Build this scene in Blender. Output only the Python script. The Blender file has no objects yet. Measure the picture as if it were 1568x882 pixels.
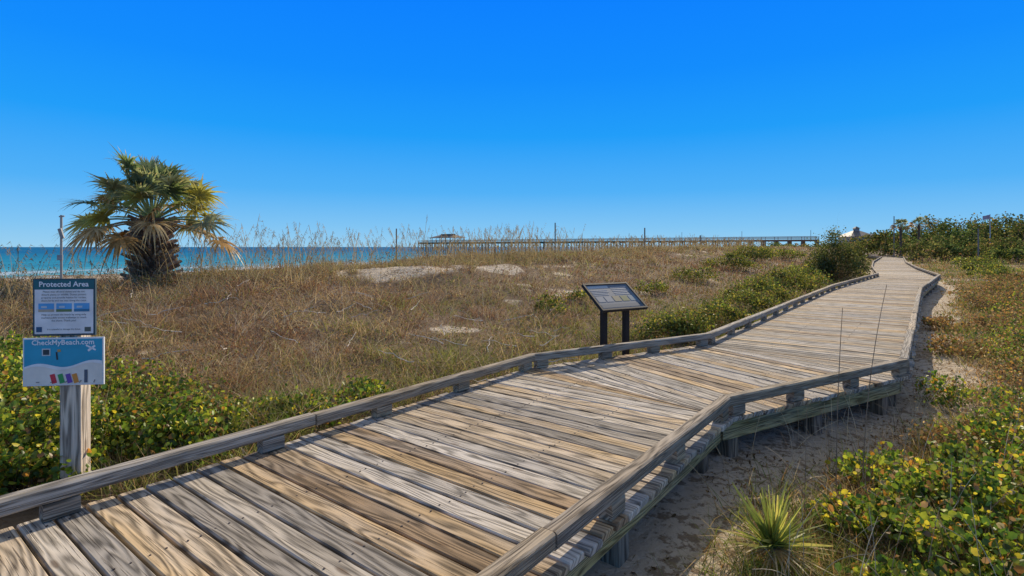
import bpy, math, random
import numpy as np
from mathutils import Vector
random.seed(7); rng=np.random.default_rng(7)
S=bpy.context.scene
COL=S.collection

# ------------------------------------------------------------ helpers
def hsh(ix,iy,seed):
    v=np.sin(ix*127.1+iy*311.7+seed*74.7)*43758.5453
    return v-np.floor(v)
def vnoise(x,y,seed=0):
    xi=np.floor(x); yi=np.floor(y); fx=x-xi; fy=y-yi
    fx=fx*fx*(3-2*fx); fy=fy*fy*(3-2*fy)
    a=hsh(xi,yi,seed); b=hsh(xi+1,yi,seed); c=hsh(xi,yi+1,seed); d=hsh(xi+1,yi+1,seed)
    return (a*(1-fx)+b*fx)*(1-fy)+(c*(1-fx)+d*fx)*fy
def fbm(x,y,seed=0,o=4):
    s=0;a=.5
    for i in range(o):
        s=s+a*vnoise(x*2**i,y*2**i,seed+i*3); a*=.5
    return s/(1-.5**o)
def sst(a,b,x):
    t=np.clip((x-a)/(b-a),0,1); return t*t*(3-2*t)

def mesh_np(name,V,F,col=None,mat=None,parent=None,smooth=False):
    me=bpy.data.meshes.new(name)
    V=np.ascontiguousarray(V,dtype=np.float32); F=np.ascontiguousarray(F,dtype=np.int32)
    k=F.shape[1]
    me.vertices.add(len(V)); me.vertices.foreach_set('co',V.ravel())
    me.loops.add(F.size); me.loops.foreach_set('vertex_index',F.ravel())
    me.polygons.add(len(F)); me.polygons.foreach_set('loop_start',np.arange(0,F.size,k,dtype=np.int32))
    try: me.polygons.foreach_set('loop_total',np.full(len(F),k,dtype=np.int32))
    except Exception: pass
    if smooth: me.polygons.foreach_set('use_smooth',np.ones(len(F),dtype=bool))
    if col is not None:
        a=me.color_attributes.new('Col','FLOAT_COLOR','POINT')
        c=np.ones((len(V),4),dtype=np.float32); c[:,:col.shape[1]]=col
        a.data.foreach_set('color',c.ravel())
    me.update(calc_edges=True)
    ob=bpy.data.objects.new(name,me); COL.objects.link(ob)
    if mat: me.materials.append(mat)
    if parent: ob.parent=parent
    return ob

class PB:
    def __init__(s): s.v=[];s.f=[];s.c=[];s.p=[];s.m=[]
    def add(s,vs,fs,col,puv=None,m=0):
        o=len(s.v); s.v+=[tuple(v) for v in vs]
        s.f+=[tuple(i+o for i in f) for f in fs]; s.m+=[m]*len(fs)
        s.c+=[(col[0],col[1],col[2],1)]*len(vs)
        s.p+=list(puv) if puv is not None else [tuple(v) for v in vs]
    def beam(s,p0,p1,w,h,col=(.3,.25,.2),ch=.006,up=(0,0,1),m=0,w1=None,h1=None):
        p0=Vector(p0);p1=Vector(p1);t=(p1-p0);L=t.length;t.normalize()
        up=Vector(up)
        if abs(t.dot(up))>.98: up=Vector((0,1,0))
        sd=t.cross(up).normalized(); u2=sd.cross(t).normalized()
        w1=w if w1 is None else w1; h1=h if h1 is None else h1
        vs=[];pv=[];r=random.random()*40
        for P,a,b,l in((p0,w/2,h/2,0),(p1,w1/2,h1/2,L)):
            c=min(ch,a*.5,b*.5)
            ring=[(a,b-c),(a-c,b),(-a+c,b),(-a,b-c),(-a,-b+c),(-a+c,-b),(a-c,-b),(a,-b+c)]
            per=[0,.01,w,w+.01,w+h,w+h+.01,2*w+h,2*w+h+.01]
            for (x,y),q in zip(ring,per):
                vs.append(P+sd*x+u2*y); pv.append((l+r,q,r))
        fs=[(i,(i+1)%8,8+(i+1)%8,8+i) for i in range(8)]
        fs=[f[::-1] for f in fs]
        fs+=[tuple(range(8)),tuple(range(15,7,-1))]
        s.add(vs,fs,col,pv,m)
    def tube(s,pts,radii,col,n=6,m=0):
        pts=[Vector(p) for p in pts]; vs=[];pv=[]
        L=0
        for i,p in enumerate(pts):
            t=(pts[min(i+1,len(pts)-1)]-pts[max(i-1,0)]).normalized()
            a=Vector((0,0,1)) if abs(t.z)<.9 else Vector((1,0,0))
            x=t.cross(a).normalized(); y=t.cross(x)
            if i: L+=(p-pts[i-1]).length
            for k in range(n):
                an=2*math.pi*k/n
                vs.append(p+(x*math.cos(an)+y*math.sin(an))*radii[i]); pv.append((L,k*.05,0))
        fs=[]
        for i in range(len(pts)-1):
            for k in range(n):
                fs.append((i*n+k,i*n+(k+1)%n,(i+1)*n+(k+1)%n,(i+1)*n+k))
        fs.append(tuple(range(n-1,-1,-1))); fs.append(tuple(range((len(pts)-1)*n,len(pts)*n)))
        s.add(vs,fs,col,pv,m)
    def make(s,name,mats,parent=None):
        me=bpy.data.meshes.new(name); me.from_pydata(s.v,[],s.f)
        a=me.color_attributes.new('Col','FLOAT_COLOR','POINT'); a.data.foreach_set('color',np.array(s.c,dtype=np.float32).ravel())
        b=me.attributes.new('puv','FLOAT_VECTOR','POINT'); b.data.foreach_set('vector',np.array(s.p,dtype=np.float32).ravel())
        for m in (mats if isinstance(mats,list) else [mats]): me.materials.append(m)
        me.polygons.foreach_set('material_index',s.m)
        me.update()
        ob=bpy.data.objects.new(name,me); COL.objects.link(ob)
        if parent: ob.parent=parent
        return ob
def empty(name,loc=(0,0,0)):
    e=bpy.data.objects.new(name,None); e.location=loc; COL.objects.link(e); return e

# ------------------------------------------------------------ materials
def newmat(name):
    m=bpy.data.materials.new(name); m.use_nodes=True; nt=m.node_tree
    for n in list(nt.nodes): nt.nodes.remove(n)
    out=nt.nodes.new('ShaderNodeOutputMaterial'); return m,nt,out
def N(nt,t,**k):
    n=nt.nodes.new('ShaderNode'+t)
    for a,b in k.items():
        if a in ('operation','blend_type','data_type','attribute_name','noise_dimensions','feature','interpolation_type','wave_type','sky_type'): setattr(n,a,b)
        else: n.inputs[a].default_value=b
    return n
def L(nt,a,b): nt.links.new(a,b)
def math_(nt,op,a,b=None,c=None):
    n=nt.nodes.new('ShaderNodeMath'); n.operation=op
    for i,v in enumerate((a,b,c)):
        if v is None: continue
        if hasattr(v,'links'): nt.links.new(v,n.inputs[i])
        else: n.inputs[i].default_value=v
    return n.outputs[0]
def mixc(nt,f,a,b,bt='MIX'):
    n=nt.nodes.new('ShaderNodeMix'); n.data_type='RGBA'; n.blend_type=bt
    for i,v in ((0,f),(6,a),(7,b)):
        if hasattr(v,'links'): nt.links.new(v,n.inputs[i])
        else: n.inputs[i].default_value=v if i==0 else (v[0],v[1],v[2],1)
    return n.outputs[2]
def ramp(nt,f,stops):
    n=nt.nodes.new('ShaderNodeValToRGB'); cr=n.color_ramp
    while len(cr.elements)<len(stops): cr.elements.new(.5)
    for e,(p,c) in zip(cr.elements,stops):
        e.position=p; e.color=(c[0],c[1],c[2],1) if hasattr(c,'__len__') else (c,c,c,1)
    nt.links.new(f,n.inputs[0]); return n.outputs[0]

def mat_wood(name,bump=.6,dark=.5,grey=.55,crk=.65):
    m,nt,out=newmat(name)
    at=N(nt,'Attribute',attribute_name='puv'); sp=N(nt,'SeparateXYZ'); L(nt,at.outputs['Vector'],sp.inputs[0])
    u,v,r=sp.outputs
    col=N(nt,'Attribute',attribute_name='Col').outputs['Color']
    def co(su,sv,sr):
        c=N(nt,'CombineXYZ'); L(nt,math_(nt,'MULTIPLY',u,su),c.inputs[0]); L(nt,math_(nt,'MULTIPLY',v,sv),c.inputs[1]); L(nt,math_(nt,'MULTIPLY',r,sr),c.inputs[2]); return c.outputs[0]
    n1=N(nt,'TexNoise',Scale=1.0,Detail=6.0,Roughness=.65); L(nt,co(2.0,60,3),n1.inputs['Vector'])
    n2=N(nt,'TexNoise',Scale=1.0,Detail=1.5); L(nt,co(1.1,8,5),n2.inputs['Vector'])
    ring=math_(nt,'SINE',math_(nt,'ADD',math_(nt,'MULTIPLY',v,90.0),math_(nt,'MULTIPLY',n2.outputs[0],44.0)))
    ring=math_(nt,'MULTIPLY_ADD',ring,.5,.5)
    vo=N(nt,'TexVoronoi',Scale=1.0); L(nt,co(1.9,6.5,7),vo.inputs['Vector'])
    knot=ramp(nt,vo.outputs['Distance'],[(0,1),(.07,.9),(.13,0)])
    n3=N(nt,'TexNoise',Scale=1.0,Detail=4.0); L(nt,co(1.0,4,9),n3.inputs['Vector'])
    n4=N(nt,'TexNoise',Scale=1.0,Detail=3.0,Roughness=.6); L(nt,co(2.5,130,11),n4.inputs['Vector'])
    crack=ramp(nt,n4.outputs[0],[(.0,0),(.35,0),(.43,1)])
    g=math_(nt,'ADD',math_(nt,'MULTIPLY',n1.outputs[0],.68),math_(nt,'MULTIPLY',ring,.32))
    gr=ramp(nt,g,[(.28,dark),(.5,.88),(.74,1.22)])
    c=mixc(nt,1.0,col,gr,'MULTIPLY')
    bw_=N(nt,'RGBToBW'); L(nt,c,bw_.inputs[0]); gy=mixc(nt,1.0,bw_.outputs[0],(1.10,1.0,.87),'MULTIPLY')
    c=mixc(nt,ramp(nt,n3.outputs[0],[(.42,0),(.72,grey)]),c,gy)
    c=mixc(nt,math_(nt,'MULTIPLY',math_(nt,'SUBTRACT',1.0,crack),crk),c,(.055,.038,.025))
    c=mixc(nt,math_(nt,'MULTIPLY',knot,.6),c,(.12,.065,.03))
    b=N(nt,'BsdfPrincipled',Roughness=.85); b.inputs['Specular IOR Level'].default_value=.1
    L(nt,c,b.inputs['Base Color'])
    bp=N(nt,'Bump',Strength=bump,Distance=.004)
    hh=math_(nt,'ADD',math_(nt,'MULTIPLY',crack,.6),g); L(nt,hh,bp.inputs['Height']); L(nt,bp.outputs[0],b.inputs['Normal'])
    L(nt,b.outputs[0],out.inputs[0]); return m
def mat_leaf(name,trans=.35,gloss=.06,rough=.45):
    m,nt,out=newmat(name)
    col=N(nt,'Attribute',attribute_name='Col').outputs['Color']
    tc=N(nt,'TexCoord'); nz=N(nt,'TexNoise',Scale=30.0,Detail=2.0); L(nt,tc.outputs['Object'],nz.inputs['Vector'])
    c=mixc(nt,1.0,col,ramp(nt,nz.outputs[0],[(.3,.8),(.7,1.2)]),'MULTIPLY')
    d=N(nt,'BsdfDiffuse'); L(nt,c,d.inputs[0]); t=N(nt,'BsdfTranslucent'); L(nt,mixc(nt,1.0,c,(1.25,1.2,.8),'MULTIPLY'),t.inputs[0])
    mx=N(nt,'MixShader'); mx.inputs[0].default_value=trans; L(nt,d.outputs[0],mx.inputs[1]); L(nt,t.outputs[0],mx.inputs[2])
    last=mx.outputs[0]
    if gloss>0:
        g=N(nt,'BsdfGlossy',Roughness=rough); g.inputs[0].default_value=(.8,.8,.7,1)
        m2=N(nt,'MixShader'); m2.inputs[0].default_value=gloss; L(nt,last,m2.inputs[1]); L(nt,g.outputs[0],m2.inputs[2]); last=m2.outputs[0]
    L(nt,last,out.inputs[0]); return m
def mat_plain(name,c,rough=.7,metal=0,nscale=8,var=.25,bump=.0,usecol=False):
    m,nt,out=newmat(name)
    tc=N(nt,'TexCoord'); nz=N(nt,'TexNoise',Scale=float(nscale),Detail=5.0); L(nt,tc.outputs['Object'],nz.inputs['Vector'])
    base=N(nt,'Attribute',attribute_name='Col').outputs['Color'] if usecol else c
    cc=mixc(nt,1.0,base,ramp(nt,nz.outputs[0],[(.25,1-var),(.75,1+var)]),'MULTIPLY')
    b=N(nt,'BsdfPrincipled',Roughness=rough,Metallic=float(metal)); L(nt,cc,b.inputs['Base Color'])
    if bump:
        bp=N(nt,'Bump',Strength=bump,Distance=.02); L(nt,nz.outputs[0],bp.inputs['Height']); L(nt,bp.outputs[0],b.inputs['Normal'])
    L(nt,b.outputs[0],out.inputs[0]); return m

M_deck=mat_wood('weathered_deck_wood',.7,.30,.6,.75)
M_rail=mat_wood('weathered_rail_wood',.9,.32,.5,.72)
M_leaf=mat_leaf('leaf',.45,.03,.4)
M_grass=mat_leaf('dry_grass',.36,.0)
M_far=mat_leaf('far_foliage',.4,.0)
M_col=mat_plain('painted',(1,1,1),.6,usecol=True,var=.15)
M_bark=mat_plain('palm_bark',(1,1,1),.9,usecol=True,var=.5,nscale=14,bump=.6)

# ------------------------------------------------------------ camera / light / sky
CAMZ=2.0
cam=bpy.data.cameras.new('camera'); co=bpy.data.objects.new('camera',cam); COL.objects.link(co)
cam.sensor_width=36; cam.lens=820/1568*36; cam.shift_y=-63/1568; cam.clip_start=.05; cam.clip_end=30000
co.location=(0,0,CAMZ); co.rotation_euler=(math.radians(90),0,0); S.camera=co
SAZ=math.atan2(.44,.898); SEL=math.radians(28)
sun=bpy.data.lights.new('sun','SUN'); so=bpy.data.objects.new('sun',sun); COL.objects.link(so)
sun.energy=5.0; sun.angle=math.radians(.5); sun.color=(1,.87,.68)
sd=Vector((math.sin(SAZ)*math.cos(SEL),math.cos(SAZ)*math.cos(SEL),math.sin(SEL)))
so.rotation_euler=sd.to_track_quat('Z','Y').to_euler()
W=bpy.data.worlds.new('World'); S.world=W; W.use_nodes=True; nt=W.node_tree
for n in list(nt.nodes): nt.nodes.remove(n)
wo=nt.nodes.new('ShaderNodeOutputWorld'); bg=nt.nodes.new('ShaderNodeBackground'); bg.inputs[1].default_value=.15
sky=nt.nodes.new('ShaderNodeTexSky'); sky.sky_type='NISHITA'; sky.sun_disc=False; sky.sun_elevation=SEL; sky.sun_rotation=SAZ
sky.air_density=1.0; sky.dust_density=2.0; sky.ozone_density=1.0
tc=nt.nodes.new('ShaderNodeTexCoord'); sp=nt.nodes.new('ShaderNodeSeparateXYZ'); L(nt,tc.outputs['Generated'],sp.inputs[0])
z=sp.outputs[2]
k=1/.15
grad=ramp(nt,z,[(0,(.33,.63,.87)),(.035,(.225,.56,.90)),(.10,(.085,.44,.93)),(.20,(.016,.34,.95)),(.30,(.007,.265,.98)),(.43,(.004,.215,1.0)),(.60,(.40,.44,.48)),(1,(.43,.43,.43))])  # last two stops: neutral glow added above the view to make shadow fill less blue
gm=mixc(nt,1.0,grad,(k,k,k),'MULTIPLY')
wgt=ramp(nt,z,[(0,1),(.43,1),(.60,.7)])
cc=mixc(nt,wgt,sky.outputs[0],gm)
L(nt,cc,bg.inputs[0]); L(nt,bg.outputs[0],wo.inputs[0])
S.view_settings.view_transform='Standard'; S.view_settings.look='None'; S.view_settings.exposure=0; S.view_settings.gamma=1

# ------------------------------------------------------------ path
P=[(-4.37,-1.29),(1.10,5.855),(3.94,7.49),(12.6,18.6),(20.1,27.2),(26.8,37.6),(35.6,50.5),(54,76),(68,104),(90,140),(118,186)]
DZ=.45; HW=1.33; RW=1.26
def path_dist(x,y):
    best=np.full(np.shape(x),1e9); sg=np.zeros(np.shape(x))
    for a,b in zip(P[:-1],P[1:]):
        dx,dy=b[0]-a[0],b[1]-a[1]; l2=dx*dx+dy*dy
        t=np.clip(((x-a[0])*dx+(y-a[1])*dy)/l2,0,1)
        ex=x-(a[0]+t*dx); ey=y-(a[1]+t*dy); dd=np.hypot(ex,ey)
        m=dd<best; best=np.where(m,dd,best); sg=np.where(m,np.sign(dx*ey-dy*ex),sg)
    return best,sg
# ------------------------------------------------------------ terrain
def height(x,y):
    d=.608*y-.794*x; u=.794*y+.608*x
    pd,sg=path_dist(x,y)
    ridge=.80+.62*sst(6,26,u)+.32*sst(26,70,u)
    dd=d+2.2*(fbm(u*.09,d*.05,11)-.5)
    prof=sst(3.5,18,dd)
    base=ridge*prof
    base=base+sst(7,14,d)*(fbm(x*.22,y*.22,3)-.5)*.95*(1-sst(26,40,d))
    fall=sst(21,34,dd); base=base*(1-fall)+(-1.0)*fall
    base=base-sst(34,95,d)*1.0-sst(93,200,d)*5
    right=sst(2,14,-d)
    base=base+right*((fbm(x*.15,y*.15,9)-.35)*.7)
    far=sst(60,400,-d); base=base+far*1.5
    base=base+.14*(fbm(x*.9,y*.9,5)-.5)+.035*(fbm(x*4,y*4,6)-.5)
    base=base+.52*np.exp(-((x+4.2)**2/6+(y-20.3)**2/2.4))*(.7+.6*fbm(x*1.2,y*1.2,15))
    base=base+.30*np.exp(-((x+.8)**2/5+(y-22)**2/3.0))
    near=1-sst(1.6,2.6,pd); base=base*(1-near)+near*np.minimum(base,.02+.04*(fbm(x*2,y*2,8)-.5)*2)
    return base
def sandmask(x,y):
    d=.608*y-.794*x; pd,sg=path_dist(x,y)
    n=fbm(x*.9,y*.9,21); n2=fbm(x*2.4,y*2.4,23)
    s=sst(.67,.77,fbm(x*.5,y*.5,31))*sst(6,9,d)*.75
    s=np.maximum(s,(1-sst(1.75,2.35,pd+(n-.5)*1.6))*(sg<0)*(.75+.25*sst(.4,.6,fbm(x*2.5,y*2.5,22))))
    s=np.maximum(s,(pd<1.5)*.9)
    for cx,cy,rx,ry in((-4.3,19.9,2.2,1.3),(-.8,21.6,1.3,.8),(-1.2,11.6,.5,.4),(-9,17.5,1.2,.6),(2.5,25.5,1.2,.7)):
        q=((x-cx)/rx)**2+((y-cy)/ry)**2
        s=np.maximum(s,1-sst(.4,1.5,q+(n-.5)*2.2+(n2-.5)*1.6))
    s=np.maximum(s,sst(24,28,d+(n-.5)*6))
    s=np.maximum(s,.85*sst(.66,.74,fbm(x*.5,y*.5,41))*(d<-1))
    return np.clip(s,0,1)
nr,na=400,640
R=np.concatenate([[0.01],.4*np.exp(np.linspace(0,math.log(15000/.4),nr))]); A=np.linspace(0,2*math.pi,na,endpoint=False)
RR,AA=np.meshgrid(R,A,indexing='ij'); X=(RR*np.cos(AA)).ravel(); Y=(RR*np.sin(AA)).ravel(); Z=height(X,Y)
i=np.arange(len(R)-1)[:,None]; j=np.arange(na)[None,:]; j2=(j+1)%na
F=np.stack([i*na+j,(i+1)*na+j,(i+1)*na+j2,i*na+j2],-1).reshape(-1,4)
sm=sandmask(X,Y); dd=.608*Y-.794*X
wet=sst(80,94,dd)
m,nt,out=newmat('sand_and_litter')
at=N(nt,'Attribute',attribute_name='Col'); sp=N(nt,'SeparateColor'); L(nt,at.outputs['Color'],sp.inputs[0])
tc=N(nt,'TexCoord'); 
n1=N(nt,'TexNoise',Scale=2.0,Detail=8.0,Roughness=.65); L(nt,tc.outputs['Object'],n1.inputs['Vector'])
n2=N(nt,'TexNoise',Scale=11.0,Detail=8.0,Roughness=.75); L(nt,tc.outputs['Object'],n2.inputs['Vector'])
n3=N(nt,'TexNoise',Scale=5.0,Detail=5.0,Roughness=.6); L(nt,tc.outputs['Object'],n3.inputs['Vector'])
sand=mixc(nt,n1.outputs[0],(.55,.44,.31),(.76,.65,.49))
fl=math_(nt,'ADD',n2.outputs[0],math_(nt,'MULTIPLY',math_(nt,'SUBTRACT',n1.outputs[0],.5),.6))
sand=mixc(nt,ramp(nt,fl,[(.50,0),(.57,.8)]),sand,(.22,.145,.08))
lit=mixc(nt,n2.outputs[0],(.11,.075,.045),(.34,.24,.15))
f=math_(nt,'ADD',sp.outputs[0],math_(nt,'MULTIPLY',math_(nt,'SUBTRACT',n2.outputs[0],.5),.9))
c=mixc(nt,ramp(nt,f,[(.40,0),(.65,1)]),lit,sand)
c=mixc(nt,sp.outputs[1],c,(.30,.24,.17))
b=N(nt,'BsdfPrincipled',Roughness=.95); b.inputs['Specular IOR Level'].default_value=.1; L(nt,c,b.inputs['Base Color'])
bp=N(nt,'Bump',Strength=1.0,Distance=.08); L(nt,math_(nt,'ADD',n3.outputs[0],math_(nt,'MULTIPLY',n2.outputs[0],.6)),bp.inputs['Height']); L(nt,bp.outputs[0],b.inputs['Normal']); L(nt,b.outputs[0],out.inputs[0])
colr=np.stack([sm,wet,np.zeros_like(sm)],-1)
mesh_np('sandy_ground',np.stack([X,Y,Z],-1),F,colr,m,smooth=True)

# ------------------------------------------------------------ sea
SEA=-2.0
m,nt,out=newmat('sea_water')
tc=N(nt,'TexCoord'); mp=N(nt,'Mapping'); L(nt,tc.outputs['Object'],mp.inputs[0]); mp.inputs['Rotation'].default_value=(0,0,math.radians(38)); mp.inputs['Scale'].default_value=(.10,.03,1)
w1=N(nt,'TexNoise',Scale=1.0,Detail=6.0,Roughness=.6); L(nt,mp.outputs[0],w1.inputs['Vector'])
mp2=N(nt,'Mapping'); L(nt,tc.outputs['Object'],mp2.inputs[0]); mp2.inputs['Rotation'].default_value=(0,0,math.radians(-38)); mp2.inputs['Scale'].default_value=(.9,.25,1)
w2=N(nt,'TexNoise',Scale=1.0,Detail=4.0); L(nt,mp2.outputs[0],w2.inputs['Vector'])
dv=N(nt,'VectorMath',operation='DOT_PRODUCT'); L(nt,tc.outputs['Object'],dv.inputs[0]); dv.inputs[1].default_value=(-.794,.608,0)
dsh=math_(nt,'MULTIPLY',math_(nt,'SUBTRACT',dv.outputs['Value'],95.0),1/400.)
c=ramp(nt,dsh,[(0,(.14,.38,.40)),(.10,(.04,.32,.40)),(.4,(.012,.23,.34)),(1,(.004,.13,.26))])
c=mixc(nt,ramp(nt,w1.outputs[0],[(.35,.0),(.7,.55)]),c,(.003,.10,.20))
foam=math_(nt,'MULTIPLY',ramp(nt,dsh,[(0,1),(.03,.8),(.06,.15),(.10,0)]),ramp(nt,w1.outputs[0],[(.45,0),(.55,1)]))
c=mixc(nt,foam,c,(.75,.78,.78))
b=N(nt,'BsdfPrincipled',Roughness=.5,IOR=1.33); b.inputs['Specular IOR Level'].default_value=.15; L(nt,c,b.inputs['Base Color'])
bp=N(nt,'Bump',Strength=.8,Distance=.5); L(nt,math_(nt,'ADD',w1.outputs[0],math_(nt,'MULTIPLY',w2.outputs[0],.4)),bp.inputs['Height']); L(nt,bp.outputs[0],b.inputs['Normal']); L(nt,b.outputs[0],out.inputs[0])
def pt(u,d): return (u*.608-d*.794, u*.794+d*.608, SEA)
V=np.array([pt(-14000,88),pt(14000,88),pt(14000,14000),pt(-14000,14000)]); 
mesh_np('sea',V,np.array([[0,1,2,3]]),None,m)

# ------------------------------------------------------------ boardwalk
bw=empty('boardwalk')
pal=[((.53,.41,.27),4),((.57,.39,.20),3),((.47,.41,.33),4),((.62,.44,.24),2),((.38,.26,.15),3),((.60,.51,.39),3),((.35,.30,.235),2)]
pc=[c for c,n in pal for _ in range(n)]
def pcol():
    c=random.choice(pc); k=random.uniform(.80,1.12); return (c[0]*k,c[1]*k,c[2]*k)
deck=PB(); nails=PB()
def plank(a0,a1,b1,b0,z):
    q=[Vector(p) for p in (a0,a1,b1,b0)]; c=sum(q,Vector((0,0)))/4
    dz=[random.uniform(-.003,.003) for _ in range(4)]
    def ins(k):
        res=[]
        for i in range(4):
            p=q[i]; e1=(q[(i+1)%4]-p); e0=(q[i-1]-p)
            e1=e1.normalized() if e1.length>1e-6 else e1; e0=e0.normalized() if e0.length>1e-6 else e0
            res.append(p+(e1+e0)*k)
        return res
    vs=[]
    for ring,zz in((q,z-.038),(q,z-.008),(ins(.006),z)):
        for p,h in zip(ring,dz): vs.append((p.x,p.y,zz+h))
    ln=((q[0]+q[1])/2-(q[2]+q[3])/2).length; wd=(q[0]-q[1]).length; wd2=(q[3]-q[2]).length
    r=random.random()*60; u0=random.random()*50; v0=random.random()*3
    base=[(u0,v0,r),(u0,v0+wd,r),(u0+ln,v0+wd2,r),(u0+ln,v0,r)]
    pv=[(b[0],b[1]+( .03 if k==0 else 0),b[2]) for k in range(3) for b in base]
    fs=[]
    for k in (0,4):
        for i in range(4):
            j=(i+1)%4; fs.append((k+i,k+j,k+4+j,k+4+i))
    fs+= [(8,9,10,11),(3,2,1,0)]
    deck.add(vs,fs,pcol(),pv)
    if c.length<13:
        for t in (.06,.35,.65,.94):
            for s_ in (.25,.75):
                pa=q[0].lerp(q[1],s_); pb=q[3].lerp(q[2],s_)
                if (pa-pb).length<.1: continue
                p=pa.lerp(pb,t)+Vector((random.uniform(-.01,.01),random.uniform(-.01,.01)))
                if min(wd,wd2)<.05 and (t<.5)==(wd<wd2): continue
                rr=.006
                vv=[(p.x+rr*math.cos(a),p.y+rr*math.sin(a),z+.0035) for a in [k*math.pi/3 for k in range(6)]]
                vv+=[(x,y,z-.003) for x,y,_ in vv]
                nails.add(vv,[tuple(range(6))]+[(i,(i+6),(i+1)%6+6,(i+1)%6) for i in range(6)],(.07,.05,.04))
def turn(i):
    a=Vector(P[i])-Vector(P[i-1]); b=Vector(P[i+1])-Vector(P[i])
    return math.atan2(a.x*b.y-a.y*b.x,a.dot(b))
gap=.016; pw=.139
nseg=len(P)-1
for s_ in range(nseg):
    a=Vector(P[s_]); b=Vector(P[s_+1]); t=(b-a); Ls=t.length; t.normalize(); n=Vector((-t.y,t.x))
    t0=0 if s_==0 else HW*math.tan(abs(turn(s_))/2); t1=0 if s_==nseg-1 else HW*math.tan(abs(turn(s_+1))/2)
    span=Ls-t0-t1; far=a.length>30
    step=pw+gap if not far else .30
    cnt=max(1,round(span/step)); stp=span/cnt
    for k in range(cnt):
        s0=t0+k*stp+gap/2+random.uniform(-.002,.002); s1=t0+(k+1)*stp-gap/2+random.uniform(-.002,.002)
        e=[random.uniform(-.014,.014) for _ in range(2)]
        plank(a+t*s0+n*(HW+e[0]),a+t*s1+n*(HW+e[0]),a+t*s1-n*(HW+e[1]),a+t*s0-n*(HW+e[1]),DZ+random.uniform(-.002,.002))
    if s_<nseg-1:
        th=turn(s_+1); sg=1 if th>0 else -1
        I=b-t*t1+n*HW*sg
        w2=2*HW; nf=max(2,round(w2*abs(th)/(.15 if not far else .3)))
        for k in range(nf):
            f0=abs(th)*k/nf; f1=abs(th)*(k+1)/nf
            def outer(f):
                g=f if f<abs(th)/2 else abs(th)-f
                ang=f*sg; dx=-n*sg
                d=Vector((dx.x*math.cos(ang)-dx.y*math.sin(ang),dx.x*math.sin(ang)+dx.y*math.cos(ang)))
                return I+d*(w2/math.cos(g)),d
            o0,d0=outer(f0+.0025); o1,d1=outer(f1-.0025)
            pz=DZ+random.uniform(-.002,.002)
            i0=I+d0*.06; i1=I+d1*.06
            plank(i0,i1,o1,o0,pz) if sg<0 else plank(o0,o1,i1,i0,pz)
deck.make('deck_planks',M_deck,bw)
nails.make('nail_heads',M_col,bw)
rails=PB(); frame=PB()
def offs(side,w):
    pts=[]
    for i in range(len(P)):
        if i==0: t=(Vector(P[1])-Vector(P[0])).normalized(); n=Vector((-t.y,t.x)); pts.append(Vector(P[0])+n*w*side)
        elif i==len(P)-1: t=(Vector(P[i])-Vector(P[i-1])).normalized(); n=Vector((-t.y,t.x)); pts.append(Vector(P[i])+n*w*side)
        else:
            t0=(Vector(P[i])-Vector(P[i-1])).normalized(); t1=(Vector(P[i+1])-Vector(P[i])).normalized()
            n=(Vector((-t0.y,t0.x))+Vector((-t1.y,t1.x))).normalized()
            pts.append(Vector(P[i])+n*side*w/math.cos(turn(i)/2))
    return pts
def rc(k=1):
    b=random.choice([(.42,.33,.22),(.36,.285,.20),(.48,.37,.24),(.40,.34,.26)]); q=random.uniform(.82,1.12)*k
    return tuple(x*q for x in b)
for side in (1,-1):
    pts=offs(side,RW); fp=offs(side,RW-.06)
    for i in range(len(pts)-1):
        a,b=pts[i],pts[i+1]; Ls=(b-a).length; t=(b-a).normalized(); n=Vector((-t.y,t.x))
        far=a.length>30
        npc=max(1,round(Ls/2.9)); 
        for k in range(npc):
            s0=Ls*k/npc; s1=Ls*(k+1)/npc
            p0=a+t*(s0+.004); p1=a+t*(s1-.004)
            j0=random.uniform(-.010,.010); j1=random.uniform(-.010,.010)
            rails.beam((p0.x+n.x*j0,p0.y+n.y*j0,DZ+.146+j1*.6),(p1.x+n.x*j1,p1.y+n.y*j1,DZ+.146+j0*.6),.095,.092,rc(1.1),.012)
        nb=max(2,round(Ls/1.15))
        for k in range(nb+1):
            s0=.14+(Ls-.28)*k/nb
            if not far and k and k<nb: s0+=random.uniform(-.08,.08)
            p=a+t*s0; l=.085
            rails.beam((p.x-t.x*l,p.y-t.y*l,DZ+.0505),(p.x+t.x*l,p.y+t.y*l,DZ+.0505),.088,.094,rc(.9),.006)
        a,b=fp[i],fp[i+1]
        c=(.48,.39,.17)
        frame.beam((a.x+t.x*.03,a.y+t.y*.03,DZ-.042-.10),(b.x-t.x*.03,b.y-t.y*.03,DZ-.042-.10),.045,.195,c,.004)
        npst=max(1,round(Ls/1.9))
        for k in range(npst+1):
            s0=.25+(Ls-.5)*k/npst; p=a+t*s0-n*side*.10
            frame.beam((p.x,p.y,-.4),(p.x,p.y,DZ-.044),.14,.14,rc(.8),.008,up=(t.x,t.y,0))
for i in range(nseg):
    a=Vector(P[i]);b=Vector(P[i+1]);t=(b-a).normalized();n=Vector((-t.y,t.x));Ls=(b-a).length
    for o in (-.4,.4):
        frame.beam((a.x+n.x*o,a.y+n.y*o,DZ-.14),(b.x+n.x*o,b.y+n.y*o,DZ-.14),.045,.18,(.22,.19,.12),.003)
    k=.3
    while k<Ls-.2:
        p=a+t*k
        if p.length<40: frame.beam((p.x+n.x*1.12,p.y+n.y*1.12,DZ-.27),(p.x-n.x*1.12,p.y-n.y*1.12,DZ-.27),.09,.06,(.22,.18,.12),.003)
        k+=1.9
rails.make('edge_rails',M_rail,bw); frame.make('frame_and_posts',M_rail,bw)

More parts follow.
